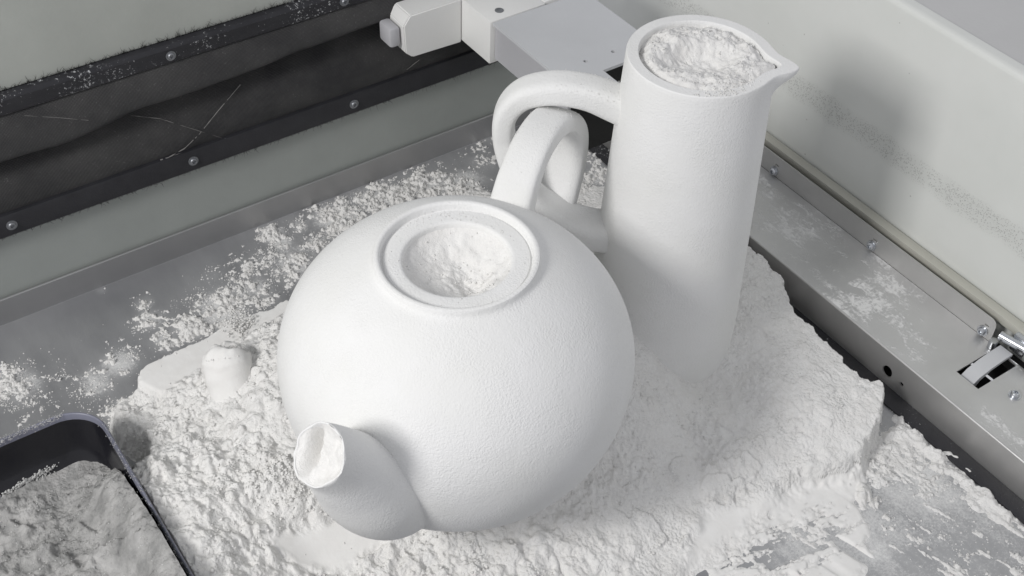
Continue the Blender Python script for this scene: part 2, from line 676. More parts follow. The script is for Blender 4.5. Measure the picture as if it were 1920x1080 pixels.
# --- right wall and its ledge
rw = thing('chamber_wall', 'tall off-white right-hand chamber wall with a fleck band, behind the steel rail', 'wall', (.42, 0, 0))
bm = bmesh.new()
xw = .4195
prof = [(xw, -.03), (xw, .1955), (xw + .0006, .1985), (xw + .0025, .2000), (xw + .006, .2003), (xw + .012, .2003), (xw + .012, -.03)]
P = np.array([[(x, yy, z) for (x, z) in prof] for yy in (-.9, .75)])
me = grid_mesh('wall_panel', P, closed_v=True, cap0=True, cap1=True)
fixnormals(me)
o = link('wall_panel', me, WALL, rw)
me.polygons.foreach_set('use_smooth', [True] * len(me.polygons))
me.set_sharp_from_angle(angle=math.radians(50))
boxobj('housing_top', (xw + .0125, -.9, .150), (1.3, .75, .1985), HOUS, rw)
boxobj('seal_strip', (.4088, -.9, .0160), (.4178, .3300, .0232), BEIGE, rw, .0008)
boxobj('backing', (.4025, -.9, -.028), (.4187, .3300, -.0100), DARK, rw)

# --- steel rail: front face with holes, top with slot, flange with bolts
rail = thing('steel_rail', 'long folded steel rail with bolts, holes and a slot along the right-hand wall', 'rail', (.329, 0, FL))
ZR = .0026
y0, y1 = -.60, .330
prism('front_face', [(y0, FL), (y1, FL), (y1, ZR - .0012), (y0, ZR - .0012)],
      [circle2(-.0893, -.0163, .0046, .0052), circle2(-.1040, -.0172, .0019)],
      lambda a, b: Vector((.329, a, b)), (-1, 0, 0), .0015, STEEL_C, rail)
# fold (rounded edge)
P = []
for k in range(7):
    t = k / 6 * math.pi / 2
    P.append((.329 + .0014 * (1 - math.cos(t)), ZR - .0014 * (1 - math.sin(t)) + .00005))
PP = np.array([[(x, yy, z) for (x, z) in P] for yy in (y0, y1)])
me = grid_mesh('fold', PP)
fixnormals(me)
link('fold', me, STEEL_C, rail, smooth=True)
sx0, sx1, sy0, sy1 = .3556, .3990, -.1478, -.1272
prism('top_face', [(.3304, y0), (.4004, y0), (.4004, y1), (.3304, y1)],
      [[(sx0, sy0), (sx1, sy0), (sx1, sy1), (sx0, sy1)]],
      lambda a, b: Vector((a, b, ZR)), (0, 0, 1), .0015, STEEL_R, rail)
# flange with rounded end
fe = -.1205
fl = [(y1, ZR), (y1, .0232)]
fl.append((fe + .006, .0232))
for k in range(1, 8):
    t = k / 8 * math.pi / 2
    fl.append((fe + .006 - .006 * math.sin(t), .0232 - .006 * (1 - math.cos(t))))
fl += [(fe, .0172), (fe, ZR + .0008), (fe + .001, ZR)]
slots = []
BY = (.1177, .0028, -.1120, .225)
for by in BY:
    slots.append([(by - .0012 - .0022, .0137), (by - .0012 + .0018, .0137), (by - .0012 + .0018, .0150), (by - .0012 - .0022, .0150)])
prism('flange', fl, slots, lambda a, b: Vector((.4007, a, b)), (-1, 0, 0), .0008, STEEL_C, rail)
for by in BY:
    bolt(rail, (.4005, by, .0078), (-1, 0, 0), .0033, .0034)
bolt(rail, (.3729, -.1667, ZR), (0, 0, 1), .0034, .0036)
boxobj('foot_strip', (.3135, y0, FL + .0004), (.3287, y1, FL + .0022), mat_bar(.6), rail, .0006)  # dark flecked strip along the foot of the rail
# added black slab standing in for shade inside, so holes read as openings
boxobj('hole_shade', (.3345, y0, FL), (.400, y1, FL + .002), DARK, rail)
# second flange beyond the slot
prism('flange_end', [(-.60, ZR), (-.1600, ZR), (-.1600, .012), (-.166, .0180), (-.60, .0180)], [], lambda a, b: Vector((.4007, a, b)), (-1, 0, 0), .0015, STEEL_C, rail)

# latch in the slot
lt = thing('latch', 'curved steel latch lever and pivot pin standing in the slot of the steel rail', 'latch', (.375, -.137, ZR))
pr = [(.3562, -.0065), (.3580, -.0010), (.3640, .0035), (.3760, .0068), (.3900, .0085), (.3990, .0088), (.3990, .0066), (.3900, .0060), (.3770, .0040), (.3660, -.001), (.3610, -.0085), (.3590, -.012)]
P = np.array([[(x, yy, z) for (x, z) in pr] for yy in (-.1415, -.1300)])
me = grid_mesh('lever', P, closed_v=True, cap0=True, cap1=True)
fixnormals(me)
o = link('lever', me, GREYP, lt)
me.polygons.foreach_set('use_smooth', [True] * len(me.polygons))
me.set_sharp_from_angle(angle=math.radians(35))
bm = bmesh.new()
cyl(bm, (.4000, -.1262, .0155), (.4060, -.1560, .0155), .0036, 24)
obj('pivot_pin', bm, ZINC, lt, angle=35)
bm = bmesh.new()
box(bm, (.4045, -.146, .0050), (.4175, -.1335, .0215), .0015)
obj('pivot_block', bm, ZINC, lt, angle=40)
bm = bmesh.new()
cyl(bm, (.3975, -.1248, .0030), (.3975, -.1248, .0098), .0034, 20)
obj('post', bm, ZINC, lt, angle=35)

# --- white bracket and grey plate overhanging the back corner
br = thing('white_bracket', 'white plastic bracket of joined blocks sticking out in front of the dark bellows', 'bracket', (.17, .30, .11))
bm = bmesh.new()
# arm: polygon in X-Z (front face at y=.30) with chamfered left end
arm = [(.1430, .1145), (.1495, .1085), (.1962, .1070), (.1962, .1475), (.1480, .1475), (.1418, .1395)]
A = [bm.verts.new((x, .300, z)) for x, z in arm]
B = [bm.verts.new((x, .3235, z)) for x, z in arm]
bm.faces.new(A)
bm.faces.new(B[::-1])
for i in range(len(A)):
    j = (i + 1) % len(A)
    bm.faces.new((A[i], A[j], B[j], B[i]))
bmesh.ops.bevel(bm, geom=list(bm.edges), offset=.0009, segments=2, affect='EDGES')
obj('arm', bm, WHITEP, br, angle=40)
bm = bmesh.new()
box(bm, (.1965, .2590, .1085), (.250, .3235, .1475), .0010)
obj('block', bm, WHITEP, br, angle=40)
bm = bmesh.new()
box(bm, (.2503, .2610, .1300), (.3000, .3235, .1478), .0010)
obj('block', bm, WHITEP, br, angle=40)
q = onz(936, 20, .1475)
bolt(br, (q[0], q[1], .1473), (0, 0, 1), .0026, .0010, BLT, washer=True)
boxobj('stub', (.1315, .304, .1200), (.1412, .3225, .1375), mat_paint('dim_grey_plastic', (.48, .48, .50), .45), br, .0025)

gp = thing('grey_plate', 'flat grey metal plate with two small round holes, between the white bracket and the jug', 'plate', (.24, .2, .147))
outer = [(.1985, .2582), (.1985, .1300), (.2322, .1300), (.2322, .1600), (.2890, .1600), (.2890, .2582)]
prism('top_plate', outer, [circle2(.2284, .1767, .0017, n=20), circle2(.2544, .1759, .0017, n=20)],
      lambda a, b: Vector((a, b, .1467)), (0, 0, 1), .0025, GREYP, gp)
bm = bmesh.new()
box(bm, (.2010, .160, .1130), (.2040, .2582, .1441), 0)
obj('side_plate', bm, mat_paint('grey_side_paint', (.44, .44, .46), .4, .04), gp)
bm = bmesh.new()
box(bm, (.2041, .2540, .1130), (.2860, .2582, .1441), 0)
obj('web', bm, GREYP, gp)
boxobj('shade_sheet', (.2060, .1650, .070), (.2850, .1670, .1440), DARK, gp)  # added dark sheet, its black stands in for the shade under the plate

# ------------------------------------------------------------------ teapot
PZ = .197


def lathe(name, prof, mat, parent, n=160, center=(0, 0), rfun=None):
    th = np.linspace(0, 2 * math.pi, n, endpoint=False)
    P = np.zeros((len(prof), n, 3))
    for i, (r, z) in enumerate(prof):
        rr = np.full(n, r) if rfun is None else rfun(r, z, th, i)
        P[i, :, 0] = center[0] + rr * np.cos(th)
        P[i, :, 1] = center[1] + rr * np.sin(th)
        P[i, :, 2] = z
    me = grid_mesh(name, P, closed_v=True)
    fixnormals(me)
    o = link(name, me, mat, parent, smooth=True)
    me.set_sharp_from_angle(angle=math.radians(38))
    return o


pot = thing('teapot', 'round white plaster teapot with ring-shaped opening and spout, in front of the tall jug', 'teapot', (0, 0, 0))
R0, ZC, HU, HL = .1094, .1130, .0885, .105
prof = []
for t in np.linspace(-math.pi / 2 * .93, 0, 44):
    prof.append((R0 * math.cos(t), ZC + HL * math.sin(t)))
tmax = math.acos(.0497 / R0)
for t in np.linspace(0, tmax, 46)[1:]:
    prof.append((R0 * math.cos(t), ZC + HU * math.sin(t)))
zb = prof[-1][1]
prof += [(.0488, zb + .0010), (.0481, zb + .0022), (.0479, PZ - .0014), (.0474, PZ - .0004), (.0465, PZ), (.0452, PZ), (.0444, PZ - .0006), (.0440, PZ - .0016), (.0438, PZ - .0046), (.0434, PZ - .0052),
         (.0428, PZ - .0053), (.0420, PZ - .0042), (.0405, PZ - .0040), (.0335, PZ - .0042), (.0322, PZ - .0044), (.0315, PZ - .0051), (.0312, PZ - .0065), (.0312, PZ - .022)]
for t in np.linspace(0, 1, 8)[1:]:
    prof.append((.0312 + (.095 - .0312) * t, PZ - .022 - .05 * t))
lathe('body', prof, PL, pot, 200)

u = math.radians(207)
ud = np.array([math.cos(u), math.sin(u), 0])
un = np.array([-math.sin(u), math.cos(u), 0])


def catmull(P, n):
    P = np.array(P, float)
    Q = np.vstack([2 * P[0] - P[1], P, 2 * P[-1] - P[-2]])
    out = []
    m = len(P) - 1
    for s in np.linspace(0, m, n):
        i = min(int(s), m - 1)
        t = s - i
        a, b, c, d = Q[i:i + 4]
        out.append(.5 * (2 * b + (c - a) * t + (2 * a - 5 * b + 4 * c - d) * t * t + (3 * b - a - 3 * c + d) * t ** 3))
    return np.array(out)


def planar_tube(name, base, d, nrm, rz, rad, mat, parent, n=60, ns=40, power=2.0, tilt_end=0, caps=(True, True), extra=None, lat=None):
    """tube whose centre line lies in the vertical plane through base with direction d. rz: (r,z); rad: (in-plane, out-of-plane)"""
    C = catmull([(r, z, a, b) for (r, z), (a, b) in zip(rz, rad)], n)
    L_ = np.interp(np.linspace(0, 1, n), np.linspace(0, 1, len(lat)), lat) if lat is not None else np.zeros(n)
    T = np.gradient(C[:, :2], axis=0)
    T /= np.linalg.norm(T, axis=1)[:, None]
    rows = []
    th = np.linspace(0, 2 * math.pi, ns, endpoint=False)
    cs, sn = np.cos(th), np.sin(th)
    sx = np.sign(cs) * np.abs(cs) ** (2 / power)
    sy = np.sign(sn) * np.abs(sn) ** (2 / power)
    for k in range(n):
        N2 = np.array([-T[k, 1], T[k, 0]])
        w_ = max(0, (k / (n - 1) - .6) / .4) * tilt_end
        rr = C[k, 0] + sx * C[k, 2] * N2[0] + sx * w_ * T[k, 0]
        zz = C[k, 1] + sx * C[k, 2] * N2[1] + sx * w_ * T[k, 1]
        p = np.array(base)[None] + rr[:, None] * d[None] + (sy * C[k, 3] + L_[k])[:, None] * nrm[None]
        p[:, 2] = zz
        rows.append(p)
    if extra:
        rows = extra(rows, C, T)
    me = grid_mesh(name, np.array(rows), closed_v=True, cap0=caps[0], cap1=caps[1])
    fixnormals(me)
    o = link(name, me, mat, parent)
    me.polygons.foreach_set('use_smooth', [True] * len(me.polygons))
    me.set_sharp_from_angle(angle=math.radians(60))
    return o


# spout: fat at the belly, narrowing to a slanting mouth that is hollow and dusted inside
SPR = {}


def spout_mouth(rows, C, T):
    # cut the mouth on a plane that faces outward and to the picture's left
    a, e = math.radians(186), math.radians(38)
    nm = np.array([math.cos(a) * math.cos(e), math.sin(a) * math.cos(e), math.sin(e)])
    n = len(rows)
    c = rows[-1].mean(0)
    out = []
    for k, p in enumerate(rows):
        w_ = float(ss(.72, 1, np.array(k / (n - 1))))
        t3 = ud * T[k, 0] + np.array([0, 0, T[k, 1]])
        ck = p.mean(0)
        sh = -((p - ck) @ nm) / (t3 @ nm)
        out.append(p + w_ * sh[:, None] * t3[None])
    last = out[-1]
    th = np.linspace(0, 2 * math.pi, len(last), endpoint=False)
    jag = .0007 * np.sin(2 * th + 1) + .00045 * np.sin(5 * th + 2) + .0006 * vnoise(np.cos(th) * .01, np.sin(th) * .01, .0022, 333)
    last += (.0006 * vnoise(np.cos(th) * .01, np.sin(th) * .01, .003, 334))[:, None] * ((last - c) / np.linalg.norm(last - c, axis=1)[:, None])
    last += jag[:, None] * nm[None]
    c = last.mean(0)
    out.append(c + (last - c) * .975 + nm * .0004)
    out.append(c + (last - c) * .95 + nm * .0003)
    out.append(c + (last - c) * .93 - nm * .0002)
    SPR['ring'] = c + (last - c) * .985 + nm * .0007
    SPR['n'] = nm
    SPR['ax'] = ud * T[-1, 0] + np.array([0, 0, T[-1, 1]])
    out.append(c + (last - c) * .85 - SPR['ax'] * .008)
    out.append(c + (last - c) * .70 - SPR['ax'] * .016)
    return out


planar_tube('spout', (0, 0, 0), ud, un,
            [(.056, .070), (.077, .074), (.0940, .088), (.1080, .108), (.1195, .131), (.1305, .1510), (.1405, .1665)],
            [(.030, .030), (.0305, .0325), (.0295, .0335), (.0268, .0312), (.0226, .0252), (.0188, .0200), (.0166, .0172)],
            PL, pot, n=70, ns=56, tilt_end=0, caps=(False, True), extra=spout_mouth, lat=[.000, .002, .0040, .0045, .003, .0012, 0])
# handle
u2 = math.radians(32)
hd = np.array([math.cos(u2), math.sin(u2), 0])
hn = np.array([-math.sin(u2), math.cos(u2), 0])
planar_tube('handle', (0, 0, 0), hd, hn,
            [(.0670, .1480), (.0800, .1700), (.0920, .1860), (.1110, .1965), (.1350, .1970), (.1580, .1870), (.1740, .1680), (.1770, .1450), (.1660, .1200), (.1450, .1000), (.1150, .0860)],
            [(.0105, .0150), (.0090, .0140), (.0082, .0132), (.0078, .0128), (.0076, .0128), (.0074, .0130), (.0070, .0140), (.0070, .0142), (.007, .0142), (.0074, .0145), (.0078, .0148)],
            PL, pot, n=90, ns=48, power=4.2)

# ------------------------------------------------------------------ jug
JX, JY, JT = .2005, .0300, .2440
jug = thing('jug', 'tall white plaster jug with pouring lip and loop handle, standing in powder behind the teapot', 'jug', (JX, JY, FL))
sa = math.radians(-46)


def dang(th):
    return (th - sa + math.pi) % (2 * math.pi) - math.pi


def jr_out(r, z, th, i):
    k = float(ss(JT - .024, JT - .001, np.array(z))) ** 1.5
    a = np.abs(dang(th))
    return r + k * (.0128 * np.exp(-(a / .175) ** 1.8) + .0016 * np.exp(-(a / .6) ** 2))


def jr_in(r, z, th, i):
    k = float(ss(JT - .030, JT, np.array(z))) ** 1.2
    a = np.abs(dang(th))
    return r + k * (.0098 * np.exp(-(a / .17) ** 1.6) + .0012 * np.exp(-(a / .6) ** 2))


jp = []
for z in np.linspace(-.034, JT - .0010, 90):
    t = (JT - z) / JT
    r = .0468 + .0096 * min(t, 1) ** .9
    if z < .03:
        r -= .0045 * ((.03 - z) / .06) ** 1.6
    jp.append((r, z))
ni = len(jp)
rim = [(.0467, JT - .0004), (.0463, JT), (.0395, JT), (.0391, JT - .0004), (.0388, JT - .0014)]
jin = [(.0386, z) for z in np.linspace(JT - .003, JT - .05, 14)]
allp = jp + rim + jin


def jr(r, z, th, i):
    if i < ni + 2:
        return jr_out(r, z, th, i)
    return jr_in(r, z, th, i)


lathe('body', allp, PL, jug, 240, (JX, JY), jr)
u3 = math.radians(141)
jd = np.array([math.cos(u3), math.sin(u3), 0])
jn = np.array([-math.sin(u3), math.cos(u3), 0])
planar_tube('handle', (JX, JY, 0), jd, jn,
            [(.038, .1990), (.0515, .2035), (.0690, .2095), (.0900, .2110), (.1095, .2050), (.1205, .1905), (.1220, .1700), (.1150, .1470), (.1000, .1240), (.0790, .1100), (.0600, .1030), (.044, .1000)],
            [(.0125, .0135), (.0108, .0125), (.0096, .0120), (.0090, .0118), (.0084, .0115), (.0078, .0112), (.0074, .0112), (.0074, .0118), (.0096, .0145), (.0104, .0155), (.0106, .0160), (.0108, .0165)],
            PL, jug, n=100, ns=48, power=3.4, lat=[0, 0, 0, 0, 0, 0, 0, .004, .010, .012, .011, .009])

# ------------------------------------------------------------------ powder heap
CP = [
    (300, 800, .000), (285, 832, .004), (235, 800, -.008), (530, 890, .024), (505, 905, .020), (555, 925, .016), (522, 690, .036), (518, 750, .032), (505, 660, .030),  # (px, py, z) control heights read off the photograph
    (1180, 600, .052), (1200, 640, .037), (1240, 670, .024), (1280, 715, .001), (1320, 745, -.022), (1345, 702, -.008), (1370, 655, -.004), (1392, 590, .004),
    (1400, 500, .008), (1400, 455, .003), (1440, 505, .002), (1475, 530, .001), (1500, 600, .002), (1450, 600, .006), (1590, 670, .000), (1655, 722, .001), (1660, 765, .000), (1640, 820, -.006), (1600, 870, -.014),
    (1500, 700, .004), (1550, 770, .001), (1450, 780, -.004), (1400, 850, -.010), (1500, 860, -.014), (1300, 820, -.008), (1380, 730, -.006), (1240, 760, .014), (1200, 740, .030), (1190, 850, .004), (1150, 900, -.002),
    (1250, 900, -.012), (1350, 930, -.020), (1400, 980, -.0265), (1300, 1030, -.024), (1150, 970, -.012), (1000, 1010, -.006), (1100, 1060, -.018), (1250, 1080, -.024),
    (900, 1020, -.006), (800, 1030, -.010), (700, 1050, -.014), (900, 1080, -.013), (600, 1070, -.014), (560, 1000, -.002), (480, 1000, .010), (400, 1060, .022),
    (500, 950, .010), (420, 900, .018), (330, 850, .010), (300, 920, .023), (350, 990, .025), (280, 870, .016), (400, 800, .008), (480, 800, .018), (520, 835, .020),
    (495, 720, .030), (525, 620, .020), (470, 760, .020), (440, 760, .012), (330, 760, .000), (250, 760, -.010), (230, 740, -.012), (250, 705, -.002), (300, 700, .000), (400, 640, .001), (500, 590, .001), (550, 560, .001), (600, 500, -.006),
    (700, 430, -.012), (800, 380, -.014), (900, 360, -.014), (1000, 420, .000), (1090, 370, -.006), (1120, 420, .006), (1150, 520, .045),
    (860, 877, .012), (860, 700, .012), (700, 700, .012), (1000, 700, .03), (1300, 560, .012),
]
pts = np.array([[*onz(a, b, c)[:2], c] for a, b, c in CP])
D = np.hypot(pts[:, None, 0] - pts[None, :, 0], pts[:, None, 1] - pts[None, :, 1])
phi = lambda r: r
A_ = np.zeros((len(pts) + 3,) * 2)
A_[:-3, :-3] = phi(D) - np.eye(len(pts)) * .012
A_[:-3, -3] = 1
A_[:-3, -2:] = pts[:, :2]
A_[-3:, :-3] = A_[:-3, -3:].T
W_ = np.linalg.solve(A_, np.concatenate([pts[:, 2], np.zeros(3)]))


def tps(X, Y):
    h = W_[-3] + W_[-2] * X + W_[-1] * Y
    for k in range(len(pts)):
        h = h + W_[k] * np.hypot(X - pts[k, 0], Y - pts[k, 1])
    return h


def poly(lst):
    return [tuple(onz(a, b, c)[:2]) for a, b, c in lst]


CAKE = poly([(1392, 440, .003), (1418, 470, .003), (1444, 500, .003), (1470, 513, .002), (1480, 535, .002), (1500, 592, .001), (1530, 612, .001), (1545, 640, .001), (1590, 662, 0), (1605, 690, 0), (1632, 716, 0), (1660, 714, 0), (1667, 765, 0), (1650, 815, -.005),
             (1610, 868, -.012), (1560, 890, -.018), (1480, 920, -.024), (1430, 985, -.027), (1370, 1020, -.028), (1310, 1065, -.028), (1250, 1150, -.028), (900, 1200, -.02), (500, 1180, -.015), (372, 1130, .020), (320, 1100, .024), (240, 960, .024), (228, 890, .020), (246, 872, .010), (256, 850, -.002), (258, 826, -.008), (205, 800, -.016), (200, 775, -.018), (225, 735, -.014),
             (246, 712, 0), (252, 690, .001), (300, 664, .001), (430, 602, .001), (541, 556, .001), (620, 505, -.008), (690, 430, -.014), (790, 372, -.016), (900, 352, -.018), (1000, 380, -.014), (1075, 372, -.010), (1110, 352, -.010), (1140, 345, -.005), (1250, 300, .0)])
SLAB = poly([(246, 712, 0), (252, 690, .001), (300, 664, .001), (430, 602, .001), (541, 556, .001), (560, 575, .001), (500, 625, .001), (455, 640, .001), (380, 700, .001), (300, 735, .001)])
SM1 = poly([(1300, 1110, -.028), (1320, 1060, -.028), (1400, 1000, -.028), (1440, 950, -.028), (1480, 915, -.028), (1560, 885, -.028), (1610, 870, -.028), (1640, 900, -.028), (1612, 940, -.028), (1640, 1000, -.028), (1652, 1045, -.028), (1600, 1110, -.028)])
DRIFT = poly([(1655, 790, -.026), (1690, 765, -.026), (1760, 815, -.026), (1830, 875, -.026), (1915, 945, -.026), (1960, 1010, -.026), (1880, 985, -.026), (1800, 925, -.026), (1735, 880, -.026), (1690, 860, -.026), (1665, 905, -.026), (1628, 960, -.026), (1600, 930, -.026), (1590, 880, -.026)])
SM2 = poly([(1290, 1015, -.022), (1310, 960, -.02), (1400, 930, -.02), (1500, 920, -.025), (1490, 945, -.026), (1400, 1000, -.027), (1330, 1040, -.028), (1290, 1075, -.026)])
SM3 = poly([(500, 1040, -.012), (560, 1005, -.010), (640, 985, -.010), (760, 1005, -.010), (700, 1035, -.012), (640, 1075, -.012), (560, 1085, -.013)])
BLOBS = [  # rubble on the steel: px, py, radius px, strength
    (640, 410, 60, 1.0), (720, 375, 60, 1.0), (800, 350, 55, 1.0), (870, 340, 45, 1.0), (905, 305, 40, .7), (905, 262, 28, .6), (512, 440, 26, .95), (530, 455, 24, .9), (565, 425, 28, .7), (480, 490, 34, .62), (395, 520, 30, .5),
    (600, 455, 40, .8), (540, 500, 60, .8), (470, 545, 55, .85), (420, 580, 60, .9), (285, 600, 30, .8), (272, 570, 18, .75), (310, 640, 35, .8), (360, 615, 40, .9), (230, 680, 40, .9), (170, 720, 45, .8), (40, 728, 55, .75), (10, 715, 40, .8), (110, 740, 30, .5), (690, 350, 14, .7), (770, 318, 10, .7),
    (1100, 300, 30, .6), (1115, 330, 28, .9), (1090, 345, 25, 1.0), (1060, 260, 60, .3), (320, 470, 10, .6), (190, 545, 8, .4),
    (1700, 760, 30, .6), (1740, 800, 30, .6), (1690, 820, 40, .7), (1650, 880, 40, .8), (1600, 900, 30, .8), (1640, 940, 20, .8), (1690, 880, 20, .6), (1480, 990, 40, .7), (1660, 980, 20, .8), (1420, 1010, 60, .6), (1750, 900, 60, .45), (1860, 1010, 70, .45), (1900, 1060, 60, .5), (1760, 1040, 70, .4), (1800, 960, 60, .4),
    (260, 800, 40, .55), (220, 775, 35, .7), (300, 780, 50, 1.0), (370, 1090, 50, .8),
]


def heap(X, Y, detail=True):
    rag = .0032 * fbm(X, Y, .018, 41, 4, .6)
    d = polydist(X, Y, CAKE) + rag * ss(-.02, .0, 0 * X + 1)
    top = tps(X, Y)
    # roughness masks
    slab = ss(-.001, .004, polydist(X, Y, SLAB) + .003 * fbm(X, Y, .012, 55, 3))
    s2 = ss(-.006, .010, polydist(X, Y, SM2) + .004 * fbm(X, Y, .02, 56, 3))
    s3 = ss(-.003, .006, polydist(X, Y, SM3) + .003 * fbm(X, Y, .02, 57, 3))
    top = top * (1 - slab) + .0008 * slab
    smooth = 1 - .96 * np.maximum(np.maximum(slab, s2), s3)
    top = top - .0016 * s3 + .0022 * ss(0, .002, polydist(X, Y, SM3)) * s3
    right = ss(.20, .27, X)                       # gentler, slumped mound on the right
    am = smooth * (1 - .58 * right)
    n1 = fbm(X, Y, .020, 61, 3, .55)
    n2 = fbm(X, Y, .0075, 71, 3, .6)
    n3 = fbm(X, Y, .0030, 81, 2, .6)
    c, s = math.cos(math.radians(38)), math.sin(math.radians(38))
    st = vnoise((c * X + s * Y) * .38, (-s * X + c * Y) * 1.0, .0048, 91)
    lum = np.abs(vnoise(X, Y, .009, 93)) * 1.6
    n1b = fbm(X, Y, .032, 66, 2, .5)
    n4 = vnoise(X, Y, .0019, 83)
    flake = fbm(X, Y, .011, 87, 4, .62)
    flake = np.abs(flake)                      # billowy lumps with thin creases between
    calm = .30 + .70 * ss(-.35, .45, fbm(X, Y, .035, 97, 3))
    slump = vnoise((c * X + s * Y) * .35 + .3 * vnoise(X, Y, .02, 98) * .01, -s * X + c * Y, .0034, 99)
    hh = top + am * (.0017 * n1 + .0014 * n1b + calm * (.0008 * n2 + .0007 * n3 + .00055 * n4 + .0015 * flake + .00035 * slump - .0006 * (1 - ss(0, .12, lum))))
    lf = 1 - ss(.0, .09, X)
    bl = np.abs(fbm(X, Y, .015, 88, 3, .55))
    hh = hh + am * lf * (.0040 * bl + .0016 * ss(.30, .42, vnoise(X, Y, .010, 89)) - .0018)
    # crumbly ledges where the front of the bed has broken away
    fr = (1 - ss(-.10, -.03, Y)) * (1 - .5 * right)
    hh = hh + am * fr * .0017 * ss(.18, .26, fbm(X, Y, .022, 90, 3))
    # small cracks and slump terraces on the right mound
    tr = (hh * 1.0 + .004 * vnoise(X, Y, .03, 17))
    hh = hh + right * smooth * .0009 * ss(.25, .32, vnoise(X, Y, .013, 18)) + right * smooth * .0008 * ss(.3, .36, vnoise(X, Y, .007, 19))
    # edge profile: steep on the right (broken cake), softer elsewhere
    wdt = .0042 + .012 * (1 - ss(.18, .26, X)) * (1 - slab) * ss(-.185, -.17, X) + .024 * (1 - ss(-.165, -.125, Y)) * ss(.05, .15, X)
    e = ss(-wdt * .4, wdt * .7, d)
    # low rubble field
    cov = np.zeros(X.shape)
    for (px, py, rp, s_) in BLOBS:
        q = onz(px, py, FL)
        rr = rp / F * np.linalg.norm(q - np.array(CAM))
        cov = np.maximum(cov, s_ * np.exp(-(((X - q[0]) ** 2 + (Y - q[1]) ** 2) / (rr * rr * 1.35)) ** 1.4 * .7))
    rn = .5 + .5 * fbm(X, Y, .0050, 101, 4, .75)
    rb = .5 + .5 * fbm(X, Y, .020, 111, 2, .5)
    low = FL - .0010 + .0060 * np.clip((rn * .65 + rb * .45) - (1.0 - .70 * cov), 0, .6) * (.5 + cov)
    sx_ = X + .25 * Y
    strk = vnoise(sx_, Y * .16, .0055, 66) + .5 * vnoise(sx_, Y * .2, .0024, 67) + .25 * vnoise(X, Y, .0016, 68)
    sreg = ss(.14, .20, X) * (1 - ss(-.16, -.09, Y))
    low = np.maximum(low, FL - .0010 + sreg * .0022 * ss(.35, 1.1, strk + .5 * vnoise(X, Y, .05, 69)))
    s1 = ss(-.001, .0045, polydist(X, Y, SM1) + .004 * fbm(X, Y, .022, 58, 4))
    sx_ = X + .25 * Y
    hq = onz(1480, 1022, FL)
    ca, sa_ = math.cos(math.radians(-12)), math.sin(math.radians(-12))
    hu, hv_ = (X - hq[0]) * ca + (Y - hq[1]) * sa_, -(X - hq[0]) * sa_ + (Y - hq[1]) * ca
    hole = ss(.30, .85, np.exp(-((hu / .050) ** 2 + (hv_ / .018) ** 2)) + .30 * vnoise(hu, hv_ * 3.2, .012, 59) + .22 * vnoise(hu, hv_ * 3, .004, 60) + .12 * vnoise(X, Y, .0018, 62))
    dr = ss(-.001, .009, polydist(X, Y, DRIFT) + .006 * fbm(X, Y, .020, 64, 4, .6))
    low = np.maximum(low, FL - .0010 + dr * (.0040 + .0030 * fbm(X, Y, .016, 65, 4, .55) + .0006 * n4 + .0012 * vnoise(sx_, Y * .25, .006, 72)))
    low = np.maximum(low, FL - .0008 + (.0030 + .0005 * n1) * s1 * (1 - hole) * ss(-.9, -.3, vnoise(sx_, Y * .3, .012, 73)))
    
    h = np.where(d > -wdt, low + (np.maximum(hh, low) - low) * e, low)
    pk = np.clip(np.maximum(np.maximum(slab, s2), s3) * (d > 0) + s1 * (1 - hole) * (d < .002), 0, 1)
    return h, cov, d, pk


dx = .00075
xs = np.arange(-.262, .3280, dx)
ys = np.arange(-.330, .3296, dx)
X, Y = np.meshgrid(xs, ys, indexing='ij')
H, COV, DD, PK = heap(X, Y)
# open a dip for the rail foot shadow and keep clear of the tray
TX0, TX1, TY0, TY1 = -.46, -.1880, -.22, .1625      # tray outer rectangle (rim)
H = np.where((X < TX1 + .001) & (Y < TY1 + .001), np.minimum(H, FL - .01), H)
H = np.where(X > .3275, np.minimum(H, FL + .002), H)
keepv = H > FL - .0006
idx = np.arange(H.size).reshape(H.shape)
kf = keepv[:-1, :-1] | keepv[1:, :-1] | keepv[:-1, 1:] | keepv[1:, 1:]
# leave out what lies outside the frame
PXY = (np.stack([X - CAM[0], Y - CAM[1], H - CAM[2]], -1)) @ M
sxp = 960 + F * PXY[..., 0] / PXY[..., 2]
syp = 540 + F * PXY[..., 1] / PXY[..., 2]
vis = (sxp > -120) & (sxp < 2040) & (syp > -60) & (syp < 1200)
kf &= vis[:-1, :-1]
i0 = idx[:-1, :-1][kf]
fq = np.stack([i0, i0 + len(ys), i0 + len(ys) + 1, i0 + 1], -1)
used = np.unique(fq)
remap = -np.ones(H.size, int)
remap[used] = np.arange(len(used))
fq = remap[fq]
VV = np.stack([X, Y, H], -1).reshape(-1, 3)[used]


def fast_mesh(name, V, Fq):
    me = bpy.data.meshes.new(name)
    me.vertices.add(len(V))
    me.vertices.foreach_set('co', np.asarray(V, np.float32).ravel())
    k = Fq.shape[1]
    me.loops.add(Fq.size)
    me.loops.foreach_set('vertex_index', Fq.astype(np.int32).ravel())
    me.polygons.add(len(Fq))
    me.polygons.foreach_set('loop_start', np.arange(0, Fq.size, k, dtype=np.int32))
    me.update(calc_edges=True)
    me.validate()
    return me


me = fast_mesh('powder_heap', VV, fq)
at = me.attributes.new('packed', 'FLOAT', 'POINT')
at.data.foreach_set('value', PK.reshape(-1)[used].astype(np.float32))
o = link('powder_heap', me, PWH, None, smooth=True)
stuff(o, 'heap of loose white plaster powder around the teapot and jug with a broken edge by the rail', 'powder')

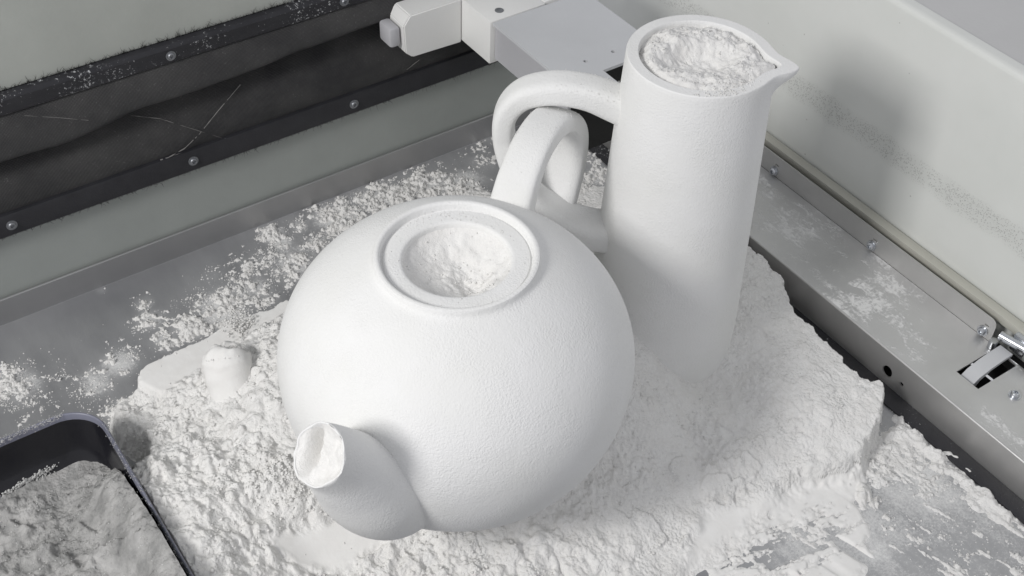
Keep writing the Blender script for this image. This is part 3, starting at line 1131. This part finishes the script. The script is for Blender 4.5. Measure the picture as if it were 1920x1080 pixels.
# sheet-metal floor, with the thickness of its dust film stored per vertex
gx = np.concatenate([[-1.0, -.7, -.5], np.arange(-.40, .3265, .0022), [.3285]])
gy = np.concatenate([[-1.0, -.7, -.5], np.arange(-.40, .3285, .0022), [.3305]])
GX, GY = np.meshgrid(gx, gy, indexing='ij')
dust = np.zeros(GX.shape)
for (px, py, rp, s_) in BLOBS + [(560, 470, 120, .55), (420, 570, 120, .5), (700, 400, 110, .7), (850, 330, 90, .6), (300, 640, 90, .45), (120, 730, 130, .45), (60, 640, 200, .12), (1730, 900, 170, .85), (1850, 1000, 180, .8), (1640, 1000, 120, .85), (1500, 1020, 120, .72), (1760, 1060, 150, .75), (1600, 880, 130, .7), (260, 830, 60, .35), (1750, 800, 90, .6), (1880, 900, 90, .5)]:
    q = onz(px, py, FL)
    rr = rp / F * np.linalg.norm(q - np.array(CAM)) * 1.25
    dust = np.maximum(dust, s_ * np.exp(-(((GX - q[0]) ** 2 + (GY - q[1]) ** 2) / (rr * rr)) * 1.0))
dust = np.clip(dust + .10 * fbm(GX, GY, .05, 700, 3) * (dust > .02) + .03, 0, 1)
GZ = np.full(GX.shape, FL)
fid = np.arange(GX.size).reshape(GX.shape)
i0 = fid[:-1, :-1].ravel()
me = fast_mesh('metal_floor', np.stack([GX, GY, GZ], -1).reshape(-1, 3), np.stack([i0, i0 + len(gy), i0 + len(gy) + 1, i0 + 1], -1))
at = me.attributes.new('dust', 'FLOAT', 'POINT')
at.data.foreach_set('value', dust.ravel().astype(np.float32))
o = link('metal_floor', me, STEEL_F)
o['kind'] = 'structure'

# crumbs: small irregular grains scattered on heap edges and on the steel
OCT = np.array([(1, 0, 0), (-1, 0, 0), (0, 1, 0), (0, -1, 0), (0, 0, 1), (0, 0, -1)], float)
OF = np.array([(0, 2, 4), (2, 1, 4), (1, 3, 4), (3, 0, 4), (2, 0, 5), (1, 2, 5), (3, 1, 5), (0, 3, 5)])


def crumbs(name, P, S):
    n = len(P)
    V = OCT[None] * RNG.uniform(.6, 1.15, (n, 6, 1)) * S[:, None, None]
    a = RNG.uniform(0, 2 * math.pi, n)
    c, s = np.cos(a), np.sin(a)
    x = V[..., 0] * c[:, None] - V[..., 1] * s[:, None] + V[..., 2] * .3
    y_ = V[..., 0] * s[:, None] + V[..., 1] * c[:, None]
    z_ = V[..., 2] * .8 + V[..., 0] * .3
    V = np.stack([x, y_, z_], -1) + P[:, None]
    Fi = (OF[None] + (np.arange(n) * 6)[:, None, None]).reshape(-1, 3)
    return fast_mesh(name, V.reshape(-1, 3), Fi)


cx = RNG.uniform(-.262, .327, 260000)
cy = RNG.uniform(-.32, .328, 260000)
ii = np.clip(((cx - xs[0]) / dx).round().astype(int), 0, len(xs) - 1)
jj = np.clip(((cy - ys[0]) / dx).round().astype(int), 0, len(ys) - 1)
hv, cv, dv = H[ii, jj], COV[ii, jj], DD[ii, jj]
clump = .5 + .5 * fbm(cx, cy, .012, 131, 3, .6)
slabm = polydist(cx, cy, SLAB)
sm = np.maximum(np.maximum(polydist(cx, cy, SM1), polydist(cx, cy, SM2)), polydist(cx, cy, SM3))
pr_ = np.where(dv > .004, .22 * clump ** 3, cv ** 1.5 * 1.5 * clump ** 3 * (1 - .6 * ss(.15, .2, cx)) + .0010)
pr_ = np.where((slabm > -.002) | (sm > 0), .004, pr_)
pr_ = np.where((dv > .004) & (cx > .2), pr_ * .25, pr_)
ok = (RNG.random(len(cx)) < pr_) & ~((cx < TX1 + .004) & (cy < TY1 + .004)) & vis[ii, jj]
cx, cy, hv, dv = cx[ok], cy[ok], hv[ok], dv[ok]
S = RNG.lognormal(math.log(.00050), .45, len(cx)).clip(.00025, .0018)
S = S * np.where((dv > .004) & (cx < .02), 1.7, 1.0)
P = np.stack([cx, cy, np.maximum(hv, FL) + S * .15], -1)
me = crumbs('powder_crumbs', P, S)
o = link('powder_crumbs', me, PW)
stuff(o, 'white powder crumbs scattered over the heap and the steel floor', 'crumbs')


# ------------------------------------------------------------------ powder lying in the openings
def disk_powder(name, c, R, hfun, mat, label, nr=70, nt=200, rmod=None):
    rr = np.linspace(0.001, 1, nr)
    th = np.linspace(0, 2 * math.pi, nt, endpoint=False)
    RR, TT = np.meshgrid(rr, th, indexing='ij')
    Rm = R if rmod is None else rmod(TT)
    x, y = RR * Rm * np.cos(TT), RR * Rm * np.sin(TT)
    z = hfun(x, y, RR, TT)
    P = np.stack([c[0] + x, c[1] + y, z], -1)
    me = grid_mesh(name, P, closed_v=True, cap0=True)
    fixnormals(me)
    o = link(name, me, mat, None, smooth=True)
    if me.polygons[0].normal.z < 0:
        me.flip_normals()
    return stuff(o, label, 'powder')


def pot_h(x, y, rr, th):
    z = PZ - .0085 - .013 * (1 - rr ** 2.0)
    z += -.006 * np.exp(-(((x - .006) ** 2 + (y + .010) ** 2) / .011 ** 2))
    z += .0022 * fbm(x, y, .016, 201, 3) * (1 - rr ** 6) + .0012 * fbm(x, y, .0045, 205, 3) * (.35 + np.exp(-(((x - .006) ** 2 + (y + .010) ** 2) / .014 ** 2)))
    return z


disk_powder('powder_fill', (0, 0), .0313, pot_h, PW, 'hollowed white powder inside the ring-shaped opening of the teapot')


def jug_h(x, y, rr, th):
    # crater elongated along the picture's left-right, a raised crumbly collar round it
    a = math.radians(-22)
    u = (x * math.cos(a) + y * math.sin(a))
    v = (-x * math.sin(a) + y * math.cos(a))
    cr = np.exp(-((((u + .001) / .0240) ** 2 + ((v + .001) / .0135) ** 2) ** 2.2))
    z = JT - .0014 - .0085 * cr
    z += .0035 * np.exp(-(((x + .016) ** 2 + (y - .012) ** 2) / .0055 ** 2))
    z += .0028 * np.exp(-(((x + .002) ** 2 + (y - .022) ** 2) / .012 ** 2))
    z -= .0060 * ss(.84, 1.0, rr) * (.45 + .55 * np.clip(np.cos(th - 2.6), 0, 1))
    z += .0015 * fbm(x, y, .0085, 221, 3) + .0012 * np.abs(fbm(x, y, .0038, 225, 3)) * (1 - .8 * cr)
    return z


disk_powder('powder_fill', (JX, JY), .0386, jug_h, PW, 'crumbly white powder filling the mouth of the tall jug',
            rmod=lambda th: .0387 + .0080 * np.exp(-(np.abs(dang(th)) / .18) ** 1.6))
# crumbs on collar of jug mouth, in pot ring, on handles
Ps, Ss = [], []


def addc(x, y, z, s):
    Ps.append((x, y, z))
    Ss.append(s)


for _ in range(380):
    a, r = random.uniform(0, 2 * math.pi), .0375 * math.sqrt(random.random())
    x, y = r * math.cos(a), r * math.sin(a)
    if r < .020 and random.random() < .85:
        continue
    z = float(jug_h(np.array(x), np.array(y), np.array(r / .0387), np.array(a)))
    s = random.uniform(.0003, .0010)
    addc(JX + x, JY + y, z + s * .3, s)
for _ in range(90):    # some spilled on the front rim
    a = random.gauss(math.radians(-112), .25)
    r = random.uniform(.039, .0462)
    addc(JX + r * math.cos(a), JY + r * math.sin(a), JT + .0002, random.uniform(.0003, .0009))
for _ in range(160):
    a, r = random.uniform(0, 2 * math.pi), .030 * math.sqrt(random.random())
    x, y = r * math.cos(a), r * math.sin(a)
    if math.hypot(x - .006, y + .010) > .013 and random.random() < .7:
        continue
    z = float(pot_h(np.array(x), np.array(y), np.array(r / .0313), np.array(a)))
    s = random.uniform(.0003, .0011)
    addc(x, y, z + s * .3, s)
for _ in range(420):
    a = random.uniform(0, 2 * math.pi)
    if random.random() > .06 + .94 * max(0, math.cos(a - 1.2)) ** 2:
        continue
    r = random.uniform(.0330, .0435)
    s = random.uniform(.0002, .00055)
    addc(r * math.cos(a), r * math.sin(a), PZ - .0040 + s * .3, s)
def dust_on(o, spots, n_, s0, nzmin=.35):
    me_ = o.data
    C_ = np.zeros(len(me_.polygons) * 3)
    N_ = np.zeros(len(me_.polygons) * 3)
    me_.polygons.foreach_get('center', C_)
    me_.polygons.foreach_get('normal', N_)
    C_, N_ = C_.reshape(-1, 3), N_.reshape(-1, 3)
    wgt = np.zeros(len(C_))
    for (q, r, s_) in spots:
        wgt += s_ * np.exp(-((C_ - np.array(q)) ** 2).sum(1) / r ** 2)
    wgt *= N_[:, 2] > nzmin
    if wgt.sum() == 0:
        return
    pick = RNG.choice(len(C_), n_, p=wgt / wgt.sum())
    for k in pick:
        s_ = s0 * random.uniform(.5, 1.5)
        p = C_[k] + RNG.normal(0, .0010, 3) * (1 - np.abs(N_[k])) + N_[k] * s_ * .15
        addc(p[0], p[1], p[2], s_)


for o_ in [x for x in bpy.data.objects if x.name.startswith('handle')]:
    if o_.parent is pot:
        dust_on(o_, [((.120, .078, .203), .022, 1), ((.10, .065, .195), .03, .2)], 170, .00036)
    elif o_.parent is jug:
        dust_on(o_, [((.150, .072, .217), .018, 1), ((.17, .05, .212), .02, .5)], 190, .00036)
for o_ in [x for x in bpy.data.objects if x.name.startswith('body') and x.parent is pot]:
    dust_on(o_, [((.06, -.02, .18), .05, 1), ((.09, -.03, .15), .04, .4), ((-.02, .05, .19), .03, .6)], 90, .0002, .1)
me = crumbs('powder_grains', np.array(Ps), np.array(Ss))
stuff(link('powder_grains', me, PW), 'fine white grains lying in the openings and on the handles of the teapot and jug', 'grains')

# powder caked in the spout mouth
ring = SPR['ring']
c = ring.mean(0)
nn = len(ring)
rr = np.linspace(.002, 1, 30)
rows = []
for r in rr:
    p = c + (ring - c) * r
    loc = (p - c)
    lx = loc @ un
    lz = loc[:, 2]
    dep = -.0042 * (1 - r ** 3) - .0150 * np.exp(-(((lx + .0072) / .0032) ** 2 + ((lz + .0005) / .0085) ** 2)) * (1 - r ** 8) + .0015 * fbm(lx, lz, .0045, 301, 4) * (1 - .4 * r) - .0006 * (r > .97)
    rows.append(p + dep[:, None] * SPR['n'][None])
me = grid_mesh('powder_plug', np.array(rows), closed_v=True, cap0=True)
fixnormals(me)
stuff(link('powder_plug', me, PW, None, smooth=True), 'white powder caked inside the mouth of the teapot spout', 'powder')

# ------------------------------------------------------------------ small knob half buried left of the teapot
kc = onz(440, 745, .004)
kt = Vector(onz(424, 668, .027))
kb = Vector((kc[0], kc[1], .000))
kn = thing('plaster_knob', 'small round white plaster knob half buried in powder left of the teapot', 'knob', tuple(kb))
ax = (kt - kb).normalized()
q = ax.to_track_quat('Z', 'Y').to_matrix()
Lk = (kt - kb).length
prof = [(.0150, -.012), (.0155, .0), (.0166, Lk * .5), (.0176, Lk * .78), (.0174, Lk * .92), (.0158, Lk * 1.05), (.0122, Lk * 1.14), (.007, Lk * 1.19), (.0002, Lk * 1.21)]
prof = catmull(prof, 30)
th = np.linspace(0, 2 * math.pi, 64, endpoint=False)
P = np.zeros((30, 64, 3))
for i, (r, z) in enumerate(prof):
    for j, t in enumerate(th):
        rr_ = r * (1 + .03 * math.sin(3 * t + 1)) + .0009 * float(fbm(np.array(t * .006), np.array(z), .006, 405, 3))
        zz = z
        if i > 18:
            zz += .0030 * float(fbm(np.array(r * math.cos(t)), np.array(r * math.sin(t)), .009, 401, 4))
        v = kb + q @ Vector((rr_ * math.cos(t), rr_ * math.sin(t), zz))
        P[i, j] = v
me = grid_mesh('stub', P, closed_v=True, cap1=True)
fixnormals(me)
link('stub', me, KNOBP, kn, smooth=True)
Ps, Ss = [], []
for _ in range(380):
    a, r = random.uniform(0, 2 * math.pi), .0165 * math.sqrt(random.random())
    v = kb + q @ Vector((r * math.cos(a), r * math.sin(a), Lk * (1.21 - .17 * (r / .016) ** 2.2)))
    Ps.append(tuple(v))
    Ss.append(random.uniform(.0003, .0010))
for _ in range(260):
    v = onz(random.gauss(515, 30), random.gauss(888, 22), .022)
    i, j = int((v[0] - xs[0]) / dx), int((v[1] - ys[0]) / dx)
    Ps.append((v[0], v[1], float(H[i, j]) + .0002))
    Ss.append(random.uniform(.0005, .0018))
for _ in range(160):
    v = onz(random.gauss(445, 16), random.gauss(607, 16), .004)
    Ps.append((v[0], v[1], random.uniform(.001, .006)))
    Ss.append(random.uniform(.0005, .0018))
me = crumbs('powder_grains', np.array(Ps), np.array(Ss))
stuff(link('powder_grains', me, PW), 'powder grains lying on and around the small half-buried knob and left of the spout', 'grains')

# ------------------------------------------------------------------ black tray
tray = thing('black_tray', 'glossy black plastic tray holding grey-white powder at the lower left', 'tray', (-.30, 0, FL))


def rrect(x0, x1, y0, y1, r, n=10):
    out = []
    for (cx_, cy_, a0) in ((x1 - r, y1 - r, 0), (x0 + r, y1 - r, 90), (x0 + r, y0 + r, 180), (x1 - r, y0 + r, 270)):
        for k in range(n + 1):
            a = math.radians(a0 + 90 * k / n)
            out.append((cx_ + r * math.cos(a), cy_ + r * math.sin(a)))
    return out


ZT = .030
rings = []
for (ins, z, r) in ((.008, FL + .001, .020), (.004, ZT - .010, .024), (.0015, ZT - .003, .026), (.0000, ZT, .027), (.0006, ZT + .0012, .027), (.0014, ZT + .0013, .0258), (.0020, ZT + .0004, .0255), (.0024, ZT - .004, .025), (.0085, FL + .006, .020)):
    rings.append([(x, y, z) for x, y in rrect(TX0 + ins, TX1 - ins, TY0 + ins, TY1 - ins, r)])
RG = np.array(rings)
me = grid_mesh('shell', RG[[0, 1, 2]], closed_v=True, cap0=True)
fixnormals(me)
link('shell', me, TRAYM, tray, smooth=True)
me = grid_mesh('rim', RG[2:8], closed_v=True)
fixnormals(me)
link('rim', me, TRAYR, tray, smooth=True)
me = grid_mesh('inner_wall', RG[7:], closed_v=True, cap1=True)
fixnormals(me)
link('inner_wall', me, TRAYM, tray, smooth=True)
# powder in the tray
xs2 = np.arange(TX0 + .004, TX1 - .0028, .0011)
ys2 = np.arange(TY0 + .006, TY1 - .0055, .0011)
X2, Y2 = np.meshgrid(xs2, ys2, indexing='ij')
lv = -.0135 + .022 * ss(-.13, -.03, -Y2) + .030 * ss(-.230, -.194, X2) * ss(-.145, -.095, -Y2)
flat = ss(-.5, .6, fbm(X2, Y2, .05, 505, 2) + .6 * np.exp(-(((X2 + .225) ** 2 + (Y2 - .075) ** 2) / .03 ** 2)))
h2 = lv + (1 - .75 * flat) * (.0030 * fbm(X2, Y2, .020, 501, 3) + .0022 * np.abs(fbm(X2, Y2, .008, 503, 4, .6)) + .0009 * fbm(X2, Y2, .0032, 504, 2))
# a few dug blocky scoops near the bottom of the frame
for (px, py, a_, s_) in ((150, 1000, .3, .9), (60, 1040, 1.2, 1.1), (200, 1060, .8, 1.0), (120, 1060, .1, .8), (20, 980, .5, 1.0)):
    c_ = onz(px, py, .0)
    u_2 = (X2 - c_[0]) * math.cos(a_) + (Y2 - c_[1]) * math.sin(a_)
    v_2 = -(X2 - c_[0]) * math.sin(a_) + (Y2 - c_[1]) * math.cos(a_)
    h2 = h2 + .0065 * s_ * ss(-.0015, .0015, .007 * s_ - np.abs(u_2)) * ss(-.0015, .0015, .011 * s_ - np.abs(v_2)) * (.5 + u_2 / .014)
V2 = np.stack([X2, Y2, h2], -1)
edge = polydist(X2, Y2, [(x, y) for x, y in rrect(TX0 + .0045, TX1 - .0045, TY0 + .0045, TY1 - .0045, .022)])
id2 = np.arange(X2.size).reshape(X2.shape)
kf = edge[:-1, :-1] > .0008
i0 = id2[:-1, :-1][kf]
f2 = np.stack([i0, i0 + len(ys2), i0 + len(ys2) + 1, i0 + 1], -1)
me = fast_mesh('tray_powder', V2.reshape(-1, 3), f2)
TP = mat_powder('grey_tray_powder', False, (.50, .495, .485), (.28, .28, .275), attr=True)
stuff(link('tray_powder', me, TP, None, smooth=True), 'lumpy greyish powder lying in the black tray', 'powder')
# clots of powder clinging to the inside of the tray
Ps, Ss = [], []
yin = TY1 - .0050
for (px, py, sxx, syy, n_, s0) in ((45, 905, 26, 12, 130, .0013), (80, 885, 12, 5, 60, .001), (168, 823, 13, 4, 45, .0010), (70, 900, 14, 6, 40, .001), (160, 780, 8, 6, 20, .0006), (180, 870, 12, 8, 40, .0008), (120, 905, 30, 6, 60, .0008), (70, 915, 30, 6, 60, .0008)):
    for _ in range(n_):
        t = random.gauss(0, 1)
        a, b = px + t * sxx, py - t * syy * 1.2 + random.gauss(0, 3)
        v = ony(a, b, yin - .001)
        f_ = (v[2] - FL) / (ZT - FL)
        yw = TY1 - .0034 - .0053 * (1 - f_)
        v = ony(a, b, yw)
        if v[2] > ZT - .003 or v[0] > TX1 - .02:
            continue
        Ps.append(tuple(v))
        Ss.append(s0 * random.uniform(.4, 1.3))
for _ in range(1500):
    a = random.choice((0, 1))
    if a:
        x, y = random.uniform(-.30, TX1 - .02), TY1 - .002 + random.gauss(0, .0015)
    else:
        x, y = TX1 - .002 + random.gauss(0, .0012), random.uniform(-.03, TY1 - .02)
        if random.random() < .6:
            continue
    Ps.append((x, y, ZT + .0013))
    Ss.append(random.uniform(.0002, .0005))
for _ in range(700):
    x, y = random.uniform(-.30, TX1 - .012), random.uniform(-.01, TY1 - .02)
    i, j = int((x - xs2[0]) / .0011), int((y - ys2[0]) / .0011)
    if random.random() < flat[i, j] * .8:
        continue
    s = random.uniform(.0003, .0008)
    Ps.append((x, y, h2[i, j] + s * .2))
    Ss.append(s)
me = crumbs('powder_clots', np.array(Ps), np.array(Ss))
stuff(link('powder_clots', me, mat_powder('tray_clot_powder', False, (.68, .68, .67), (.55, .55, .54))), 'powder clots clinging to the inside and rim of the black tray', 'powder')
